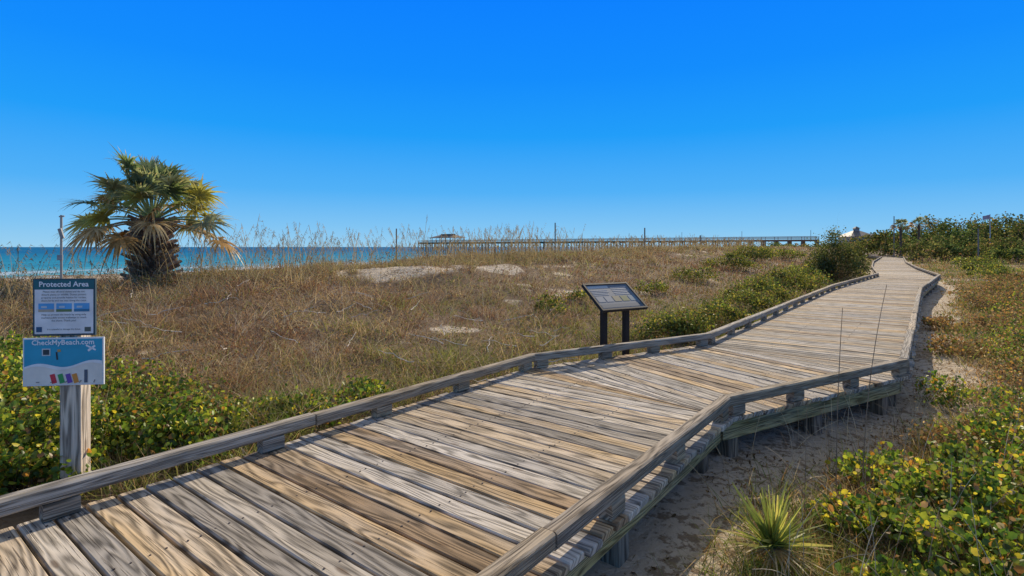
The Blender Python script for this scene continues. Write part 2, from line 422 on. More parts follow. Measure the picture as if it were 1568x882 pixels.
# ------------------------------------------------------------ foliage builders
class NB:
    def __init__(s): s.V=[];s.F=[];s.C=[];s.n=0
    def push(s,V,F,C): s.V.append(V);s.F.append(F+s.n);s.C.append(C);s.n+=len(V)
    def make(s,name,mat,parent=None):
        return mesh_np(name,np.concatenate(s.V),np.concatenate(s.F),np.concatenate(s.C),mat,parent)
def blades(nb,base,dirv,length,width,droop,col,ns=2,tipcol=None,shape=.8):
    n=len(base); hz=dirv.copy(); hz[:,2]=0; hl=np.linalg.norm(hz,axis=1,keepdims=True)+1e-6; hz/=hl
    sa=rng.uniform(0,math.pi*2,n); sv=np.stack([np.cos(sa),np.sin(sa),np.zeros(n)],-1)
    sv-= dirv*np.sum(sv*dirv,1,keepdims=True); sv/=np.linalg.norm(sv,axis=1,keepdims=True)+1e-6
    rows=[];cols=[]
    for k in range(ns+1):
        t=k/ns
        p=base+dirv*(length*t)[:,None]+hz*(length*droop*t*t*.5)[:,None]; p[:,2]-=length*droop*t*t*.6
        w=width*(max(0.06,1-t)**shape)
        rows.append(p-sv*(w/2)[:,None]); rows.append(p+sv*(w/2)[:,None])
        cc=col if tipcol is None else col*(1-t)+tipcol*t
        cols+= [cc,cc]
    V=np.stack(rows,1).reshape(-1,3); C=np.stack(cols,1).reshape(-1,3)
    m=2*(ns+1); o=(np.arange(n)*m)[:,None]
    F=np.concatenate([o+np.array([[2*k,2*k+1,2*k+3,2*k+2]]) for k in range(ns)],0)
    nb.push(V,F,C)
def leaves(nb,cen,size,col,asp=.45,updir=.3):
    n=len(cen)
    d=rng.normal(size=(n,3)); d[:,2]+=updir; d/=np.linalg.norm(d,axis=1,keepdims=True)
    q=rng.normal(size=(n,3)); s=np.cross(d,q); s/=np.linalg.norm(s,axis=1,keepdims=True)+1e-6
    u=np.cross(s,d); sz=size[:,None]
    f=.15
    def pt(a,b): return cen+d*sz*a+s*sz*b*asp+u*sz*f*abs(b)
    V=np.stack([pt(0,0),pt(.3,.8),pt(.7,.75),pt(1,0),pt(.7,-.75),pt(.3,-.8)],1).reshape(-1,3)
    C=np.repeat(col,6,0); o=(np.arange(n)*6)[:,None]
    F=np.concatenate([o+np.array([[0,1,2,3]]),o+np.array([[0,3,4,5]])],0)
    nb.push(V,F,C)
def pick(palette,n,w=None,var=.2):
    pa=np.array(palette); i=rng.choice(len(pa),n,p=None if w is None else np.array(w)/sum(w))
    return pa[i]*rng.uniform(1-var,1+var,(n,1))
def rdir(n,up=1.0,spread=.6):
    d=rng.normal(size=(n,3))*spread; d[:,2]=np.abs(d[:,2])+up; return d/np.linalg.norm(d,axis=1,keepdims=True)
def bush(name,cx,cy,rx,ry,h,nl,ls,palette,w,mat,nclump=26,zb=None,asp=.45,twig=(.20,.14,.09),parent=None,ntw=None):
    nb=NB(); z0=float(height(np.array([cx]),np.array([cy]))[0]) if zb is None else zb
    th=rng.uniform(0,2*math.pi,nclump); r=np.sqrt(rng.uniform(0,1,nclump))*.95
    hx=cx+rx*r*np.cos(th); hy=cy+ry*r*np.sin(th); hz=z0+h*np.sqrt(np.clip(1-r*r,0.05,1))*rng.uniform(.35,1.0,nclump)
    cr=rng.uniform(.14,.34,nclump)
    k=rng.integers(0,nclump,nl)
    off=rng.normal(size=(nl,3))*.6
    c=np.stack([hx[k]+off[:,0]*cr[k]*rx,hy[k]+off[:,1]*cr[k]*ry,hz[k]+off[:,2]*cr[k]*h*.9],-1)
    gz=height(c[:,0],c[:,1]); c[:,2]=np.maximum(c[:,2],gz+rng.uniform(.01,.12,nl))
    tone=rng.uniform(.65,1.3,nclump)[k]
    pd,_=path_dist(c[:,0],c[:,1]); kp=((pd>1.5)|(c[:,2]<.3))&(pd>1.36); c=c[kp]; tone=tone[kp]
    n=len(c); cl=pick(palette,n,w)*tone[:,None]
    leaves(nb,c,rng.uniform(.6,1.3,n)*ls,cl,asp)
    nt_=ntw or nl//12
    k=rng.integers(0,nclump,nt_)
    bx=np.stack([cx+(hx[k]-cx)*.35+rng.normal(size=nt_)*rx*.15,cy+(hy[k]-cy)*.35+rng.normal(size=nt_)*ry*.15,np.full(nt_,z0-.02)],-1)
    tp=np.stack([hx[k],hy[k],hz[k]],-1)+rng.normal(size=(nt_,3))*.12*np.array([rx,ry,h]); tp=tp+(tp-bx)*.15
    dv=tp-bx; ln=np.linalg.norm(dv,axis=1); 
    keep=path_dist(tp[:,0],tp[:,1])[0]>1.4
    blades(nb,bx[keep],(dv/ln[:,None])[keep],ln[keep],np.full(keep.sum(),max(.006,ls*.14)),np.zeros(keep.sum()),pick([twig],keep.sum()),2)
    return nb.make(name,mat,parent)

GR=[(.06,.12,.022),(.10,.18,.028),(.18,.26,.035),(.33,.37,.045),(.58,.48,.05),(.50,.24,.05),(.30,.18,.09)]
WL=[4.5,5,6,5,2.4,.6,1.3]
for (x,y,rx,ry,h,nl) in [(-4.35,4.75,.75,.7,.64,4000),(-5.5,5.2,.95,.9,.84,5200),(-3.5,5.4,.75,.6,.44,3200),(-2.75,5.9,.6,.5,.32,1900),(-4.7,6.3,.9,.7,.46,2600),(-3.75,4.25,.42,.40,.38,1900),(-6.6,6.9,1.2,1.0,.50,2800),(-1.9,6.7,.45,.4,.26,1000),(-4.5,3.9,.6,.5,.50,2600),(-3.0,5.0,.42,.4,.38,1600),(-2.2,6.0,.4,.35,.26,800)]:
    bush('green_shrub',x,y,rx,ry,h,nl,.05,GR,WL,M_leaf,34,ntw=nl//7)
GR2=GR+[(.42,.34,.22)]
WR=[4,5.5,7,6,3.2,1.2,1.6,1.2]
for (x,y,rx,ry,h,nl) in [(2.75,3.1,.55,.5,.42,3200),(3.2,3.7,.6,.5,.42,3200),(2.3,2.85,.35,.35,.30,1500),(3.9,4.2,.6,.5,.42,2500),(3.6,3.05,.6,.5,.58,2900),(4.9,4.8,.8,.7,.52,2900),(4.6,3.9,.8,.7,.64,3100),(2.85,2.6,.5,.4,.36,2300),(6.3,6.0,.9,.7,.55,2500),(8.6,8.6,.9,.8,.6,2100),(2.5,3.7,.38,.3,.30,1200),(12.6,12.2,1.1,.9,.7,1900),(5.4,6.9,.5,.4,.35,900),(17.5,17.3,1.5,1.1,.8,1800),(10.4,10.6,.8,.6,.55,1300),(14.8,15.2,1,.8,.6,1200),(3.2,4.55,.4,.35,.3,900)]:
    bush('vine_shrub',x,y,rx,ry,h,nl,.043,GR2,WR,M_leaf,34,ntw=nl//6)
BR=[(.32,.17,.08),(.42,.26,.12),(.30,.21,.13),(.18,.20,.06),(.46,.26,.08)]
for (x,y,rx,ry,h,nl) in [(5.9,5.4,.8,.6,.45,1200),(4.4,5.1,.5,.4,.32,700),(7.6,7.2,1.0,.8,.55,1700),(9.8,9.6,1.1,.8,.55,1600),(11.5,12.2,1.1,.9,.55,1500),(13.5,13.2,1.3,1,.65,1600),(15.5,16.5,1.5,1.2,.7,1700),(19,20.5,1.8,1.3,.8,1800),(8.3,10.0,.6,.5,.35,700),(10.2,12.8,.7,.5,.35,700),(23,24,2,1.5,.8,1700)]:
    bush('rusty_shrub',x,y,rx,ry,h,nl,.03+.002*y,BR,[3,4,3,4,1.2],M_grass,30,ntw=nl//3,twig=(.3,.21,.14))
OL=[(.09,.13,.03),(.16,.20,.04),(.27,.28,.05),(.42,.35,.07),(.22,.15,.07)]
for (x,y,rx,ry,h,nl) in [(3.45,11.5,.85,.6,.62,3600),(5.1,13.2,.7,.6,.65,2600),(7.2,16.6,.9,.8,.6,2000),(9.2,20.0,1.2,1.0,.8,2600),(11.6,23.2,1.6,1.2,.95,3400),(14.5,27,1.5,1.3,.9,2600),(13.8,34,1.6,1.1,1.0,2200),(20.0,44,2.2,1.5,1.2,2200),(1.0,14.2,.55,.5,.45,900),(17,31,1.3,1.0,.9,1800),(8.5,25,1.1,.8,.7,1200),(2.2,16.5,.5,.4,.4,500),(5.2,20,.7,.6,.5,700),(25,50,2.2,1.5,1.1,1400)]:
    bush('dune_shrub',x,y,rx,ry,h,nl,.03+.0020*y,OL,[5,5,4,2,2.5],M_leaf,26)
bush('wax_myrtle_bush',19.2,31.6,1.75,1.5,2.75,9500,.09,[(.07,.09,.025),(.11,.14,.04),(.18,.19,.05),(.28,.22,.08)],[5,5,3,1.5],M_leaf,48)
for (x,y,rx,ry,h,nl) in [(45,52,2.4,1.8,1.1,2200),(37,42,1.6,1.3,.8,1200),(30,33,1.6,1.3,.8,1200),(58,63,3,2.5,1.6,2200)]:
    bush('dune_shrub',x,y,rx,ry,h,nl,.04+.002*y,OL,[5,5,4,2,1],M_leaf,22)

# ------------------------------------------------------------ dune grass & brush fields
def field(n,ymin,ymax,side,nbl,hmin,hmax,palfun,xr=(-1.35,1.25),wmul=1.0,spread=.55,droop=(.1,.9),clr=.10):
    r=rng.uniform(0,1,n); y=np.exp(np.log(ymin)+r*(np.log(ymax)-np.log(ymin))); x=rng.uniform(xr[0],xr[1],n)*y
    d=.608*y-.794*x; pd,sg=path_dist(x,y)
    s=sandmask(x,y); keep=(pd>1.62)&(rng.uniform(0,1,n)>s*.96)&(d<27)
    keep&=(sg>0) if side>0 else (sg<0)
    x=x[keep];y=y[keep];d=d[keep];pd=pd[keep]; n=len(x)
    pal_,hs=palfun(x,y,d,pd)
    dist=np.hypot(x,y)
    k=np.repeat(np.arange(n),nbl); m=len(k)
    cr=clr*(1+.03*dist[k])
    bx=x[k]+rng.normal(size=m)*cr; by=y[k]+rng.normal(size=m)*cr
    kp=path_dist(bx,by)[0]>1.42
    k=k[kp];bx=bx[kp];by=by[kp];m=len(k)
    b=np.stack([bx,by,height(bx,by)-.02],-1)
    dv=rdir(m,.9,spread)
    ln=rng.uniform(hmin,hmax,m)*hs[k]
    wd=(.0035+.0010*dist[k])*rng.uniform(.6,1.3,m)*wmul
    c=pal_[k]*rng.uniform(.45,1.45,(m,1))
    tip=b+dv*ln[:,None]*1.2; kp=path_dist(tip[:,0],tip[:,1])[0]>1.36
    nb=NB(); blades(nb,b[kp],dv[kp],ln[kp],wd[kp],rng.uniform(droop[0],droop[1],m)[kp],c[kp],2)
    return nb
def pal_left(x,y,d,pd):
    n=len(x); a=fbm(x*.45,y*.45,51); b=fbm(x*.9,y*.9,61); g2=fbm(x*.6,y*.6,68)
    brown=np.array([.31,.205,.135]); straw=np.array([.48,.365,.225]); red=np.array([.27,.15,.10]); olive=np.array([.25,.26,.085]); grey=np.array([.40,.34,.275])
    c=np.where((a<.56)[:,None],brown,straw); c=np.where(((b>.5)&(a<.57))[:,None],red,c)
    c=np.where((rng.uniform(0,1,n)<.28)[:,None],grey,c)
    c=np.where((rng.uniform(0,1,n)<.28)[:,None],brown,c)
    pg=.62*(1-sst(4.5,8.5,d+(b-.5)*3))+.06+.40*sst(.57,.70,g2)
    g=(rng.uniform(0,1,n)<pg)[:,None]; c=np.where(g,olive,c)
    cl=fbm(x*1.7,y*1.7,65)
    hs=.38+.5*b+1.25*sst(.5,.7,cl)+.3*sst(14,18,d); hs=hs*(.7+.3*sst(1.6,3,pd))
    return c*(.55+.85*cl)[:,None],hs
def pal_right(x,y,d,pd):
    n=len(x); b=fbm(x*.7,y*.7,71)
    p=pick([(.38,.22,.11),(.50,.36,.19),(.42,.34,.23),(.25,.25,.09),(.44,.25,.10)],n,[2.5,3,3,3,1])
    g=(b>.5)[:,None]&(rng.uniform(0,1,n)<.6)[:,None]; p=np.where(g,np.array([.19,.24,.06]),p)
    return p,.45+.8*b
nb=field(56000,4.2,110,1,6,.14,.42,pal_left); nb.make('dune_grass',M_grass)
n=170000; r=rng.uniform(0,1,n); y=np.exp(np.log(4.6)+r*np.log(70/4.6)); x=rng.uniform(-1.3,1.2,n)*y
pd,sg=path_dist(x,y); d=.608*y-.794*x; a=fbm(x*1.3,y*1.3,81)
keep=(pd>1.7)&(sandmask(x,y)<.45)&(d<24)&(rng.uniform(0,1,n)<sst(.35,.6,a))
x,y,d,a,sg=x[keep],y[keep],d[keep],a[keep],sg[keep]; n=len(x)
zz=height(x,y)+rng.uniform(.02,.46,n)*(.2+1.7*sst(.4,.75,a))
cl,_=pal_left(x,y,d,np.full(n,5.)); clr_,_=pal_right(x,y,d,np.full(n,5.)); cl=np.where((sg>0)[:,None],cl*np.array([.85,.70,.62]),clr_)*rng.uniform(.5,1.3,(n,1))
nb=NB(); leaves(nb,np.stack([x,y,zz],-1),(.014+.0020*y)*rng.uniform(.6,1.3,n),cl,.35); nb.make('dry_brush',M_grass)
nb=field(23000,3.0,120,-1,6,.12,.42,pal_right,xr=(.3,1.3)); nb.make('inland_grass',M_grass)
def seaoats(name,n,h0,h1,d0,d1,u0,u1,thr=.42,lo=9):
    u=rng.uniform(u0,u1,n); d=rng.uniform(d0,d1,n); x=u*.608-d*.794; y=u*.794+d*.608
    kp=(fbm(x*.3,y*.3,91)>thr)&(sandmask(x,y)<.6); x=x[kp];y=y[kp]; n=len(x)
    b=np.stack([x,y,height(x,y)],-1); dv=rdir(n,1.0,.12); ln=rng.uniform(h0,h1,n); dist=np.hypot(x,y)
    nb=NB(); dr=rng.uniform(.1,.4,n); c=pick([(.42,.32,.19),(.32,.245,.15)],n)
    blades(nb,b,dv,ln,.006+.00035*dist,dr,c,4,shape=.25)
    hz=dv.copy(); hz[:,2]=0; hz/=np.linalg.norm(hz,axis=1,keepdims=True)
    for j in range(9):
        t=.80+.2*j/9; p=b+dv*(ln*t)[:,None]+hz*(ln*dr*t*t*.5)[:,None]; p[:,2]-=ln*dr*t*t*.6
        dd_=hz*rng.uniform(.2,1,(n,1))+rng.normal(size=(n,3))*.3; dd_[:,2]-=.5; dd_/=np.linalg.norm(dd_,axis=1,keepdims=True)
        blades(nb,p,dd_,np.full(n,.10),.010+.0004*dist,np.zeros(n),c*.95,1)
    k=np.repeat(np.arange(n),lo); m=len(k)
    bb=b[k]+np.concatenate([rng.normal(size=(m,2))*.10,np.zeros((m,1))],1)
    blades(nb,bb,rdir(m,1,.4),rng.uniform(.3,.75,m),(.007+.0005*dist[k]),rng.uniform(.3,1.,m),pick([(.42,.34,.21),(.30,.29,.12),(.48,.40,.26),(.28,.19,.12)],m),3)
    nb.make(name,M_grass)
seaoats('sea_oats',2100,.8,1.6,15.0,21.5,-2,75,.36)
seaoats('sea_oats',560,1.3,2.3,15.0,19,6,26,.25)
seaoats('sea_oats',320,.9,1.5,9,15,0,30,.5)
seaoats('sea_oats',160,1.0,1.8,12,17,-8,4,.2)

# ------------------------------------------------------------ palm
def palm(name,x,y,z0,hc,R_,nf,nl,bootr,seed,det=True):
    global rng
    keep=rng; rng=np.random.default_rng(seed); rd=random.Random(seed)
    e=empty(name); tk=PB()
    c=Vector((x,y,z0+hc))
    tk.tube([(x,y,z0-.3),(x+.02,y,z0+hc*.4),(x,y,z0+hc+.1)],[bootr*.62,bootr*.5,bootr*.55],(.13,.09,.06),10)
    nb_=int(210 if det else 30)
    for i in range(nb_):
        f=i/nb_; a=i*2.39996+rd.uniform(-.1,.1); zz=z0+.02+f*(hc-.05)
        rr=bootr*.5; o=Vector((math.cos(a),math.sin(a),0)); p=Vector((x,y,zz))+o*rr*.8
        out=bootr*rd.uniform(.45,.95)*(1.0-.15*f); ln=rd.uniform(.16,.32)*(hc/2.1)
        cc=rd.choice([(.26,.17,.11),(.36,.25,.16),(.18,.12,.08),(.46,.34,.23)])
        tk.beam(p,p+o*out+Vector((0,0,ln)),.10*bootr/.45,.045*bootr/.45,cc,.004,up=(o.x,o.y,.3),w1=.05*bootr/.45,h1=.025*bootr/.45)
    fr=NB()
    for i in range(nf):
        f=i/(nf-1); a=i*2.39996+rd.uniform(-.35,.35)
        el=math.radians(78-f*72+rd.uniform(-9,9))
        dirv=Vector((math.cos(a)*math.cos(el),math.sin(a)*math.cos(el),math.sin(el)))
        pl=R_*.62*rd.uniform(.72,1.12); sag=.10+.20*(1-abs(math.sin(el)))
        p0=c+Vector((0,0,.05-.12*f))
        pts=[];
        for k in range(6):
            t=k/5; q=p0+dirv*pl*t; q.z-=sag*pl*t*t; pts.append(q)
        dead=f>.84 or (f>.5 and rd.random()<.3)
        gcol=rd.choice([(.26,.31,.17),(.34,.38,.24),(.17,.23,.10),(.38,.40,.24)])
        if dead: gcol=rd.choice([(.50,.31,.12),(.40,.24,.10),(.52,.39,.20)])
        elif f>.45 and rd.random()<.5: gcol=(.44,.42,.13)
        tk.tube(pts,[.022*R_/2.3]*5+[.012*R_/2.3],(.3,.34,.12) if not dead else (.45,.3,.14),4)
        t=(pts[-1]-pts[-2]).normalized(); sdv=t.cross(Vector((0,0,1)))
        if sdv.length<.1: sdv=Vector((math.sin(a),-math.cos(a),0))
        sdv.normalize(); roll=rd.uniform(-.8,.8); nv=sdv.cross(t)
        sdv=(sdv*math.cos(roll)+nv*math.sin(roll)); nv=sdv.cross(t)
        base=np.array(pts[-1]); n=nl
        ph=np.linspace(-2.1,2.1,n)+rng.normal(size=n)*.05
        D=np.cos(ph)[:,None]*np.array(t)+np.sin(ph)[:,None]*np.array(sdv)+np.array(nv)*(.25*np.abs(np.sin(ph))+rng.normal(size=n)*.09)[:,None]
        D/=np.linalg.norm(D,axis=1,keepdims=True)
        Ln=R_*.31*(1-.22*np.abs(ph)/2.0)*rng.uniform(.8,1.18,n)
        dr=(rng.uniform(.1,.55,n)+(.35 if dead else 0)); 
        B=base+np.array(t)*(.14*R_/2.3)*np.cos(ph*.5)[:,None]
        S_=np.cross(D,np.array(nv)); S_/=np.linalg.norm(S_,axis=1,keepdims=True)
        rows=[];ns=5; W0=.038*R_/2.3*(30/n)
        ws=[.35,.9,1,.6,.28,.04]
        for k in range(ns+1):
            q=k/ns; pp=B+D*(Ln*q)[:,None]; pp[:,2]-=Ln*dr*q**2.4
            w=W0*ws[k]; rows+= [pp-S_*w, pp+S_*w]
        V=np.stack(rows,1).reshape(-1,3); m=2*(ns+1)
        cc=np.array(gcol)*rng.uniform(.65,1.3,(n,1)); 
        tipm=(rng.uniform(0,1,n)<.4)[:,None]
        C=np.repeat(cc,m,0).reshape(n,m,3); 
        tipc=np.where(tipm,np.array([.50,.41,.22]),cc); C[:,-4:,:]=tipc[:,None,:]
        o=(np.arange(n)*m)[:,None]
        F=np.concatenate([o+np.array([[2*k,2*k+1,2*k+3,2*k+2]]) for k in range(ns)],0)
        fr.push(V,F,C.reshape(-1,3))
    fr.make('fronds',M_leaf,e); tk.make('trunk_and_boots',M_bark,e)
    rng=keep
    return e
hz0=float(height(np.array([-10.7]),np.array([16.]))[0])
palm('palm_tree',-10.75,16.0,hz0-.05,2.80-hz0,2.55,58,30,.60,3)

# ------------------------------------------------------------ yucca, stalks
nb=NB(); n=85; yc=np.array([1.64,3.36,.12])
dv=rdir(n,.25,.75); ln=rng.uniform(.20,.44,n)
c1=pick([(.16,.25,.06),(.28,.36,.08),(.60,.55,.16)],n,[3,3,2])
blades(nb,np.repeat(yc[None],n,0)+rng.normal(size=(n,3))*.012,dv,ln,np.full(n,.030),rng.uniform(.0,.12,n),c1,4,tipcol=c1*.6+np.array([.3,.22,.08])*.4,shape=.6)
n3=16; dv=rdir(n3,1.0,.3); blades(nb,np.repeat(yc[None],n3,0),dv,rng.uniform(.25,.36,n3),np.full(n3,.030),np.zeros(n3),pick([(.62,.60,.16)],n3),3,shape=.6)
n2=90; dv=rdir(n2,.02,.8); dv[:,2]=rng.uniform(-.05,.25,n2)
blades(nb,np.repeat(yc[None],n2,0),dv,rng.uniform(.25,.45,n2),np.full(n2,.016),rng.uniform(.2,.8,n2),pick([(.6,.48,.28),(.5,.37,.2)],n2),4)
nb.make('yucca_plant',M_leaf)
st=PB()
def stalk(x,y,h,lx,ly,r=.004,c=(.40,.29,.16),z=None):
    z=0.0 if z is None else z; pts=[];rad=[]
    for k in range(9):
        t=k/8; pts.append((x+lx*t*t,y+ly*t*t,z+h*t-abs(lx)*.2*t*t)); rad.append(r*(1-.6*t))
    st.tube(pts,rad,c,4)
dk_=(.26,.17,.10)
stalk(2.05,3.75,.95,.02,0,c=dk_); stalk(2.45,4.05,1.55,.05,0,.0055,dk_); stalk(2.75,4.2,1.75,.26,0.1,.0055,dk_); stalk(2.3,3.7,.5,-.35,.0,c=dk_)
stalk(1.75,4.3,.6,-.22,.05); stalk(2.0,4.5,.65,.1,0); stalk(2.6,3.9,.8,-.2,0); stalk(1.5,3.9,.55,-.3,0); stalk(3.2,4.4,.8,.15,0)
for i in range(190):
    a=random.uniform(2.6,6.5); fx=random.uniform(.50,1.0); stalk(a*fx,a,random.uniform(.2,.7),random.uniform(-.45,.45),random.uniform(-.25,.25),.003,random.choice([(.55,.4,.22),(.32,.20,.11),(.6,.48,.3)]))
st.make('dry_stalks',M_bark)
nb=NB()
for i in range(60):
    if i<22: x=1.62+random.uniform(-.55,.9); y=3.3+random.uniform(-.5,.6)
    else:
        y=random.uniform(3.2,9); x=y*random.uniform(.45,.85)
    pd_,sg2=path_dist(np.array([x]),np.array([y]))
    if pd_[0]<1.75 or sg2[0]>0 or math.hypot(x-1.64,y-3.3)<.28: continue
    m=60; b_=np.stack([x+rng.normal(size=m)*.06,y+rng.normal(size=m)*.06,np.full(m,0.)],-1); b_[:,2]=height(b_[:,0],b_[:,1])
    blades(nb,b_,rdir(m,.4,.8),rng.uniform(.08,.32,m),np.full(m,.0045),rng.uniform(.2,1.2,m),pick([(.58,.45,.27),(.42,.28,.15),(.34,.33,.13)],m,[4,3,2]),3)
nb.make('dry_grass_tufts',M_grass)
n=17000; y=rng.uniform(2.6,18,n); x=y*rng.uniform(.2,1.1,n); pd,sg=path_dist(x,y); kp=(sg<0)&(pd>1.2)&(pd<3.4)&(fbm(x*2.2,y*2.2,95)>.42); x=x[kp];y=y[kp]
nb=NB(); c=np.stack([x,y,height(x,y)+.006],-1); leaves(nb,c,rng.uniform(.012,.05,len(x)),pick([(.22,.14,.07),(.38,.24,.11),(.14,.09,.05)],len(x)),.25,0); nb.make('leaf_litter',M_grass)

# ------------------------------------------------------------ dead branches
dw=PB()
for i in range(40):
    y=random.uniform(7,14); x=random.uniform(-.8,.15)*y; z=float(height(np.array([x]),np.array([y]))[0])
    a=random.uniform(0,6.28); pts=[];r=[]
    for k in range(6):
        pts.append((x+math.cos(a)*k*.13+random.uniform(-.03,.03),y+math.sin(a)*k*.13,z+.20+.03*k+random.uniform(-.03,.03))); r.append(.009*(1-k/8))
    dw.tube(pts,r,(.6,.52,.42),5)
dw.make('dead_branches',M_bark)

# ------------------------------------------------------------ signs
M_txtw=mat_plain('sign_white',(.8,.83,.83),.5,var=.05)
M_txtd=mat_plain('sign_dark',(.02,.045,.06),.5,var=.05)
def text(s,loc,size,mat,parent,rot,align='CENTER',name='lettering',off=0.0):
    cu=bpy.data.curves.new(name,'FONT'); cu.body=s; cu.size=size; cu.align_x=align; cu.align_y='CENTER'; cu.resolution_u=2; cu.offset=off
    cu.materials.append(mat); ob=bpy.data.objects.new(name,cu); COL.objects.link(ob); ob.parent=parent; ob.location=loc; ob.rotation_euler=rot; return ob
sg_=empty('beach_information_sign',(-3.44,4.22,0)); sg_.rotation_euler=(0,0,math.radians(7))
b=PB(); b.beam((0,0,-.2),(0,0,1.72),.15,.13,(.72,.58,.42),.008,up=(0,1,0)); b.make('post',M_rail,sg_)
def quadp(b,x0,x1,z0,z1,y,c): b.add([(x0,y,z0),(x1,y,z0),(x1,y,z1),(x0,y,z1)],[(0,1,2,3)],c)
b=PB()
b.beam((-.245,-.078,1.535),(.195,-.078,1.535),.016,.44,(.03,.07,.09),.003)
quadp(b,-.232,.182,1.33,1.672,-.0875,(.76,.77,.75)); quadp(b,-.238,.188,1.676,1.745,-.0875,(.015,.13,.15))
for k in range(3):
    x=-.205+k*.125
    quadp(b,x,x+.11,1.50,1.565,-.0885,(.10,.38,.70)); quadp(b,x,x+.11,1.50,1.52,-.0895,[(.45,.38,.28),(.12,.2,.08),(.04,.2,.35)][k]); quadp(b,x+.02,x+.06,1.53,1.545,-.0895,(.5,.6,.65))
quadp(b,-.22,-.18,1.345,1.385,-.0885,(.03,.10,.2)); quadp(b,.12,.165,1.345,1.38,-.0885,(.1,.12,.1)); quadp(b,-.232,.182,1.318,1.327,-.0885,(.02,.06,.08))
b.beam((-.315,-.078,1.115),(.255,-.078,1.115),.014,.37,(.8,.8,.78),.003)
quadp(b,-.305,.245,.942,1.288,-.0865,(.82,.77,.66))
vs=[];nseg_=24
for k in range(nseg_+1):
    t=k/nseg_; x=-.305+.55*t; vs.append((x,-.0875,1.288)); vs.append((x,-.0875,1.095+.02*math.sin(t*9)+.03*t-.02))
b.add(vs,[(2*k,2*k+1,2*k+3,2*k+2) for k in range(nseg_)],(.03,.35,.50))
vs=[]
for k in range(nseg_+1):
    t=k/nseg_; x=-.305+.55*t; vs.append((x,-.0885,1.098+.02*math.sin(t*9)+.03*t-.02)); vs.append((x,-.0885,1.078+.02*math.sin(t*9+.3)+.03*t-.02))
b.add(vs,[(2*k,2*k+1,2*k+3,2*k+2) for k in range(nseg_)],(.84,.85,.83))
def rq(cx,cz,w,h,ang,c,y=-.0892):
    ca,sa=math.cos(ang),math.sin(ang); b.add([(cx+x*ca-z*sa,y,cz+x*sa+z*ca) for x,z in((-w,-h),(w,-h),(w,h),(-w,h))],[(0,1,2,3)],c)
for cx,c in((-.10,(.6,.04,.06)),(-.045,(.05,.35,.10)),(.01,(.18,.08,.4)),(.055,(.75,.3,.05))): rq(cx,.985,.018,.036,.25,c)
rq(.13,1.0,.012,.05,0,(.1,.12,.15)); rq(-.15,1.19,.03,.028,0,(.55,.6,.6)); rq(-.15,1.19,.022,.020,0,(.03,.05,.06),-.0898)
rq(-.075,1.16,.006,.03,.1,(.03,.03,.03)); rq(-.06,1.2,.012,.01,.1,(.5,.3,.1))
rq(.165,1.22,.04,.006,-.5,(.8,.8,.8)); rq(.17,1.215,.008,.032,-.9,(.8,.8,.8))
for k in range(5): rq(-.24+k*.1+.03,.96,.012,.004,.3*k,(.3,.28,.25))
b.make('sign_boards',M_col,sg_)
rx=(math.radians(90),0,0)
text('Protected Area',(-.025,-.091,1.711),.056,M_txtw,sg_,rx,off=.0012)
for s_,z_ in (('Please stay off sand dunes and do not',1.655),('disturb plants or wildlife. Dunes protect',1.632),('property and provide habitat for turtles,',1.609),('shore birds and sea oats along the coast',1.586),('Help us protect the beach by using only',1.478),('marked public access walkways to reach',1.455),('the shore. Thank you!',1.432)):
    text(s_,(-.025,-.091,z_),.0195,M_txtd,sg_,rx)
text('It is unlawful to damage the dunes',( -.025,-.091,1.365),.017,M_txtd,sg_,rx)
text('CheckMyBeach.com',(-.03,-.0905,1.263),.054,M_txtw,sg_,rx,off=.0012)
b=PB(); z=float(height(np.array([-4.25]),np.array([5.05]))[0]); b.tube([(-4.25,5.05,z),(-4.25,5.05,2.3)],[.010,.010],(.38,.34,.28),8); b.beam((-4.27,5.05,2.285),(-4.22,5.05,2.29),.010,.012,(.3,.3,.3),.002); b.beam((-4.25,5.03,2.12),(-4.22,5.03,2.13),.012,.10,(.3,.28,.25),.002); b.beam((-4.27,5.03,1.9),(-4.22,5.03,1.9),.012,.05,(.3,.3,.3),.002)
b.make('metal_pole',M_col)
pn=empty('interpretive_panel',(1.56,8.12,0)); pn.rotation_euler=(0,0,math.radians(30))
b=PB()
for x in(-.20,.235): 
    b.beam((x,.02,-.2),(x,.02,1.23),.085,.085,(.035,.028,.025),.006,up=(0,1,0))
tl=math.radians(36)
def tp(x,s,h):
    return (x, s*math.cos(tl)-h*math.sin(tl), 1.25+s*math.sin(tl)+h*math.cos(tl))
def tbox(x0,x1,s0,s1,h0,h1,c):
    vs=[tp(x,s,h) for h in(h0,h1) for x,s in((x0,s0),(x1,s0),(x1,s1),(x0,s1))]
    b.add(vs,[(3,2,1,0),(4,5,6,7),(0,1,5,4),(1,2,6,5),(2,3,7,6),(3,0,4,7)],c)
fc=(.03,.03,.032)
tbox(-.44,.44,-.30,.30,-.03,.0,fc)
for q in((-.44,.44,-.30,-.27),(-.44,.44,.27,.30),(-.44,-.41,-.268,.268),(.41,.44,-.268,.268)): tbox(*q,.001,.018,fc)
tbox(-.405,.405,-.262,.262,.001,.006,(.12,.155,.19))
random.seed(5)
tbox(-.39,.0,.19,.24,.0062,.0075,(.36,.42,.46)); tbox(-.39,.39,-.245,-.17,.0062,.0075,(.05,.09,.13))
for i in range(5): tbox(-.38+i*.155,-.25+i*.155,-.12,.0,.0062,.0078,random.choice([(.22,.19,.12),(.09,.18,.24),(.2,.23,.26),(.12,.15,.06)]))
for i in range(5): tbox(.03,.37-random.random()*.08,.03+i*.04,.042+i*.04,.0062,.0078,(.38,.41,.43))
